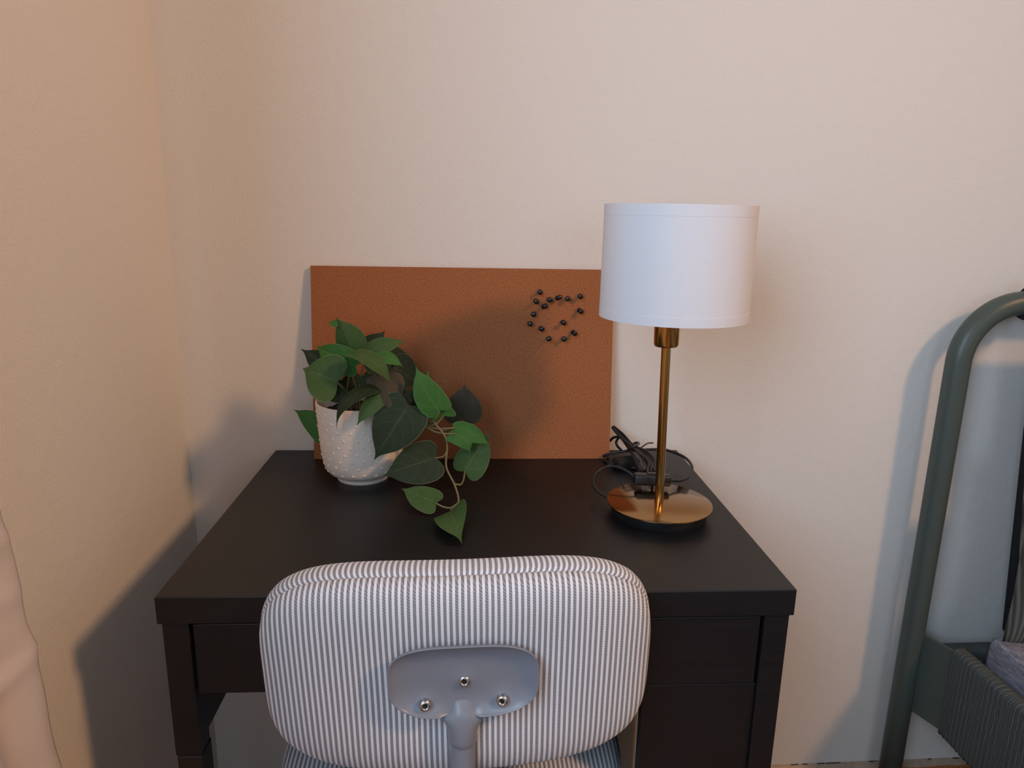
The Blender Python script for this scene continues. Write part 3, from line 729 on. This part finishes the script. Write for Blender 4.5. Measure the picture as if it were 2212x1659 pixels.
# ------------------------------------------------------------------ bed
BX0, BX1 = 0.857, 1.80
bed = empty('bed', (BX0, -0.05, 0), label='bed with green tubular headboard and cord-wrapped side rail, right of the desk', cat='bed')
bo_ = Vector((BX0, -0.05, 0))
def q(x, y, z): return Vector((x, y, z)) - bo_
bm = bmesh.new(); r = .0208; zt, ry = 1.0320, .108; P = [q(BX0, -.05, 0.0), q(BX0, -.05, .3), q(BX0, -.05, .6), q(BX0, -.05, zt - ry - .02)]
for k in range(0, 33):
    a = PI - k * PI / 64; P.append(q(BX0 + ry + ry * math.cos(a), -.05, zt - ry + ry * math.sin(a)))
P += [q(1.2, -.05, zt), q(1.45, -.05, zt)]
for k in range(0, 33):
    a = PI / 2 - k * PI / 64; P.append(q(BX1 - ry + ry * math.cos(a), -.05, zt - ry + ry * math.sin(a)))
P += [q(BX1, -.05, zt - ry - .02), q(BX1, -.05, .5), q(BX1, -.05, 0)]
tube(bm, P, r, 28, 1); link('headboard_frame', bm, M['green_lacquer'], bed, smooth=True, label='green metal tube arch of the headboard')
def plate(bm, p0, p1, z0, z1, t):
    d = (Vector(p1) - Vector(p0)); nrm = Vector((d.y, -d.x)).normalized() * t
    v = []
    for z in (z0, z1):
        for (x, y) in (p0, p1): v += [bm.verts.new(q(x + nrm.x, y + nrm.y, z)), bm.verts.new(q(x - nrm.x, y - nrm.y, z))]
    for f in ((0,1,3,2),(4,6,7,5),(0,2,6,4),(1,5,7,3),(0,4,5,1),(2,3,7,6)): bm.faces.new([v[i] for i in f])
    bmesh.ops.bevel(bm, geom=bm.edges[:], offset=.0012, segments=2, affect='EDGES')
for sx in (0, 1):
    f = (lambda x: x) if sx == 0 else (lambda x: BX0 + BX1 - x)
    bm = bmesh.new(); plate(bm, (f(.868), -.052), (f(.898), -.128), .212, .383, .004); link('corner_plate', bm, M['green_lacquer'], bed)
    # rail: rounded box wrapped in cord, UV x along the rail
    bm = bmesh.new(); uvl = bm.loops.layers.uv.new('UVMap'); sec = []
    x0, x1 = (.888, .918) if sx == 0 else (f(.918), f(.888)); za, zb = .203, .391; rd = .012
    for (cx_, cz_, a0) in ((x1 - rd, zb - rd, 0), (x0 + rd, zb - rd, 90), (x0 + rd, za + rd, 180), (x1 - rd, za + rd, 270)):
        for a in range(0, 91, 15): sec.append((cx_ + rd * math.cos(math.radians(a0 + a)), cz_ + rd * math.sin(math.radians(a0 + a))))
    ys = [-.120 - k * 0.0052 / 2 * 1.0 for k in range(0, 740)]
    rings = []
    for i, y in enumerate(ys):
        e = .0008 * (i % 2) + .0006 * math.sin(i * 1.7)
        if i in (0, len(ys) - 1): e = -.003
        rings.append([bm.verts.new(q(x + e * math.copysign(1, x - (x0 + x1) / 2), y, z + e * math.copysign(1, z - (za + zb) / 2))) for x, z in sec])
    for i, (A, B) in enumerate(zip(rings, rings[1:])):
        for k in range(len(sec)):
            kk = (k + 1) % len(sec); fc = bm.faces.new((A[k], A[kk], B[kk], B[k])); fc.smooth = True
            for lp, uv in zip(fc.loops, ((ys[i], k*.01), (ys[i], k*.01+.01), (ys[i+1], k*.01+.01), (ys[i+1], k*.01))): lp[uvl].uv = uv
    bm.faces.new(rings[0]); bm.faces.new(rings[-1])
    link('side_rail', bm, M['woven_cord'], bed, label='side rail wrapped in grey-green cord')
    bm = bmesh.new(); tube(bm, [q(f(BX0 + .04), -2.08, 0), q(f(BX0 + .04), -2.08, .38)], .02, 20); link('leg', bm, M['green_lacquer'], bed, smooth=True)
bm = bmesh.new(); uvl = bm.loops.layers.uv.new('UVMap')
x0, x1 = .900, BX0 + BX1 - .900
A0 = None; sec = []
for (cy_, cz_, a0) in ((-.068, .355, 0), (-.082, .355, 90), (-.082, .235, 180), (-.068, .235, 270)):
    for a in range(0, 91, 30): sec.append((cy_ + .009 * math.cos(math.radians(a0 + a)), cz_ + .009 * math.sin(math.radians(a0 + a))))
nx = 300
for i in range(nx + 1):
    x = x0 + (x1 - x0) * i / nx; e = .0006 * (i % 2)
    B = [bm.verts.new(q(x, y, z + e)) for y, z in sec]
    if A0:
        for k in range(len(sec)):
            kk = (k + 1) % len(sec); fc = bm.faces.new((A0[k], A0[kk], B[kk], B[k])); fc.smooth = True
            for lp, uv in zip(fc.loops, ((xp, 0), (xp, .01), (x, .01), (x, 0))): lp[uvl].uv = uv
    else: bm.faces.new(B)
    A0 = B; xp = x
bm.faces.new(A0)
link('head_rail', bm, M['woven_cord'], bed, label='rail at the head wrapped in grey-green cord')
bm = bmesh.new(); box(bm, .92, BX0 + BX1 - .92, -2.05, -.10, .215, .24, bev=.002)
for v in bm.verts: v.co -= bo_
link('slatted_base', bm, M['dark_steel'], bed)
# mattress
bm = bmesh.new(); box(bm, .9335, BX0 + BX1 - .9335, -2.03, -.138, .2415, .432, bev=.016, seg=5)
bmesh.ops.subdivide_edges(bm, edges=[e for e in bm.edges if e.calc_length() > .3], cuts=30, use_grid_fill=True)
for v in bm.verts:
    v.co += Vector((noise.noise(v.co * 9), noise.noise(v.co * 9 + Vector((5, 0, 0))), noise.noise(v.co * 8 + Vector((0, 9, 0))))) * .003
mt = link('mattress', bm, M['mattress_cloth'], smooth=True, label='heathered blue-grey mattress lying in the bed frame', cat='mattress')
# headboard cushion hung from the tube
hc = empty('headboard_cushion', (1.36, -.09, .43), label='flat dark grey headboard cushion tied to the green tube', cat='cushion')
bm = bmesh.new(); box(bm, -.398, .382, -.0135, .0135, -.035, .560, bev=.010, seg=3)
for v in bm.verts:
    if v.co.x < 0: v.co.x += .050 * (.56 - v.co.z) / .56
hm = link('cushion_body', bm, M['dark_cushion_cloth'], hc, smooth=True); hm.location = (0, .002, 0)
for x in (-.402, 0.0, .38):
    bm = bmesh.new()
    rt = r + .003; P = []
    for k in range(13):
        a = 2 * PI * k / 12; P.append(Vector((x + .004 * math.sin(a * 2) + .012, .04 + rt * math.cos(a), zt - .43 + rt * math.sin(a))))
    tube(bm, P, .0075, 8, 4); P2 = [p + Vector((.012, 0, .001)) for p in P]; tube(bm, P2, .0085, 8, 4)
    tube(bm, [Vector((x + .0, .03, zt - .43 + r + .004)), Vector((x + .012, .03, zt - .43 + r + .016)), Vector((x + .03, .03, zt - .43 + r + .012))], .006, 8)
    tube(bm, [Vector((x + .004, .035, zt - .43 - r - .003)), Vector((x + .01, .02, zt - .43 - r - .013)), Vector((x + .02, .0, zt - .43 - r - .03))], .004, 8)
    tube(bm, [Vector((x + .016, .03, zt - .43 - r - .01)), Vector((x + .008, .028, zt - .43 - r - .018)), Vector((x + .018, .028, zt - .43 - r - .024)), Vector((x + .024, .02, zt - .43 - r - .016))], .0008, 6)
    link('tie_strap', bm, M['dark_cushion_cloth'], hc, smooth=True, label='dark cloth tie knotted round the tube')
# pillow
bm = bmesh.new()
bmesh.ops.create_grid(bm, x_segments=40, y_segments=30, size=1.0)
top = [v for v in bm.verts]
def pil(x, y, s):
    ex = max(0, 1 - abs(x) ** 3.2) ** .55 * max(0, 1 - abs(y) ** 3.2) ** .55
    return Vector((x * .30 * (1 - .05 * (1 - abs(y))), -s * .048 * ex, y * .165 * (1 - .05 * (1 - abs(x)))))
new = {}
for v in list(bm.verts): new[v] = bm.verts.new(pil(v.co.x, v.co.y, -1))
for f in list(bm.faces): bm.faces.new([new[v] for v in reversed(f.verts)])
for v in top: v.co = pil(v.co.x, v.co.y, 1)
bmesh.ops.remove_doubles(bm, verts=bm.verts, dist=.0004)
for v in bm.verts: v.co += Vector((0, noise.noise(v.co * 12) * .006, noise.noise(v.co * 7) * .004))
pw = link('pillow', bm, M['corduroy'], smooth=True, label='ribbed olive-grey pillow propped on the mattress against the dark cushion', cat='pillow')
pw.location = (1.240, -.1555, .5985); pw.rotation_euler = (math.radians(-3), math.radians(-2), 0)

# ------------------------------------------------------------------ curtain on the left wall
bm = bmesh.new(); NY, NZ = 110, 260
def cur(i, k):
    s = i / NY; z = 0.04 + (2.36 - 0.04) * k / NZ
    edge = -0.555 - (z - 0.58) * 0.098 + 0.0015 * math.sin(z * 17) + .0015 * math.sin(z * 47) - .010
    edge += .005 * max(0, 1 - abs(z - .745) / .03)
    y = edge + (-1.06 - edge) * s
    x = -0.462 + 0.017 * math.sin(s * 34 + .6 * math.sin(z * 3) + 1.2) * (0.35 + .65 * min(1, s * 5)) + .011 * math.sin(s * 15 + z * 2)
    x -= .012 * max(0, 1 - s * 14)
    for (zc, sl, am, wd) in ((.905, .03, .008, .009), (.868, -.02, .009, .008), (.810, .02, .007, .008), (.735, .35, .009, .010), (.60, -.25, .004, .012), (.52, .3, .005, .012)):
        e = (z - zc - sl * (y + .6)) / wd; x += am * math.exp(-e * e) * max(0, 1 - s * 3) * min(1, .15 + s * 9)
    x += .004 * noise.noise(Vector((y * 14, z * 6, 0)))
    return Vector((x, y, z))
G = [[bm.verts.new(cur(i, k)) for k in range(NZ + 1)] for i in range(NY + 1)]
for i in range(NY):
    for k in range(NZ): bm.faces.new((G[i][k], G[i+1][k], G[i+1][k+1], G[i][k+1]))
cu = empty('curtain', (-0.46, -.8, 2.36), label='pale pinkish linen curtain hanging beside the left wall', cat='curtain')
for v in bm.verts: v.co -= Vector((-0.46, -.8, 2.36))
o = link('cloth', bm, M['linen'], cu, smooth=True); o.modifiers.new('thickness', 'SOLIDIFY').thickness = .0012
bm = bmesh.new(); box(bm, -.472, -.448, -2.4, -.50, 2.362, 2.385, bev=.004)
box(bm, XL, -.46, -.62, -.60, 2.366, 2.381); box(bm, XL, -.46, -2.30, -2.28, 2.366, 2.381)
link('curtain_rail', bm, M['white_frame'], label='white curtain rail on the left wall above the window', cat='curtain rail')
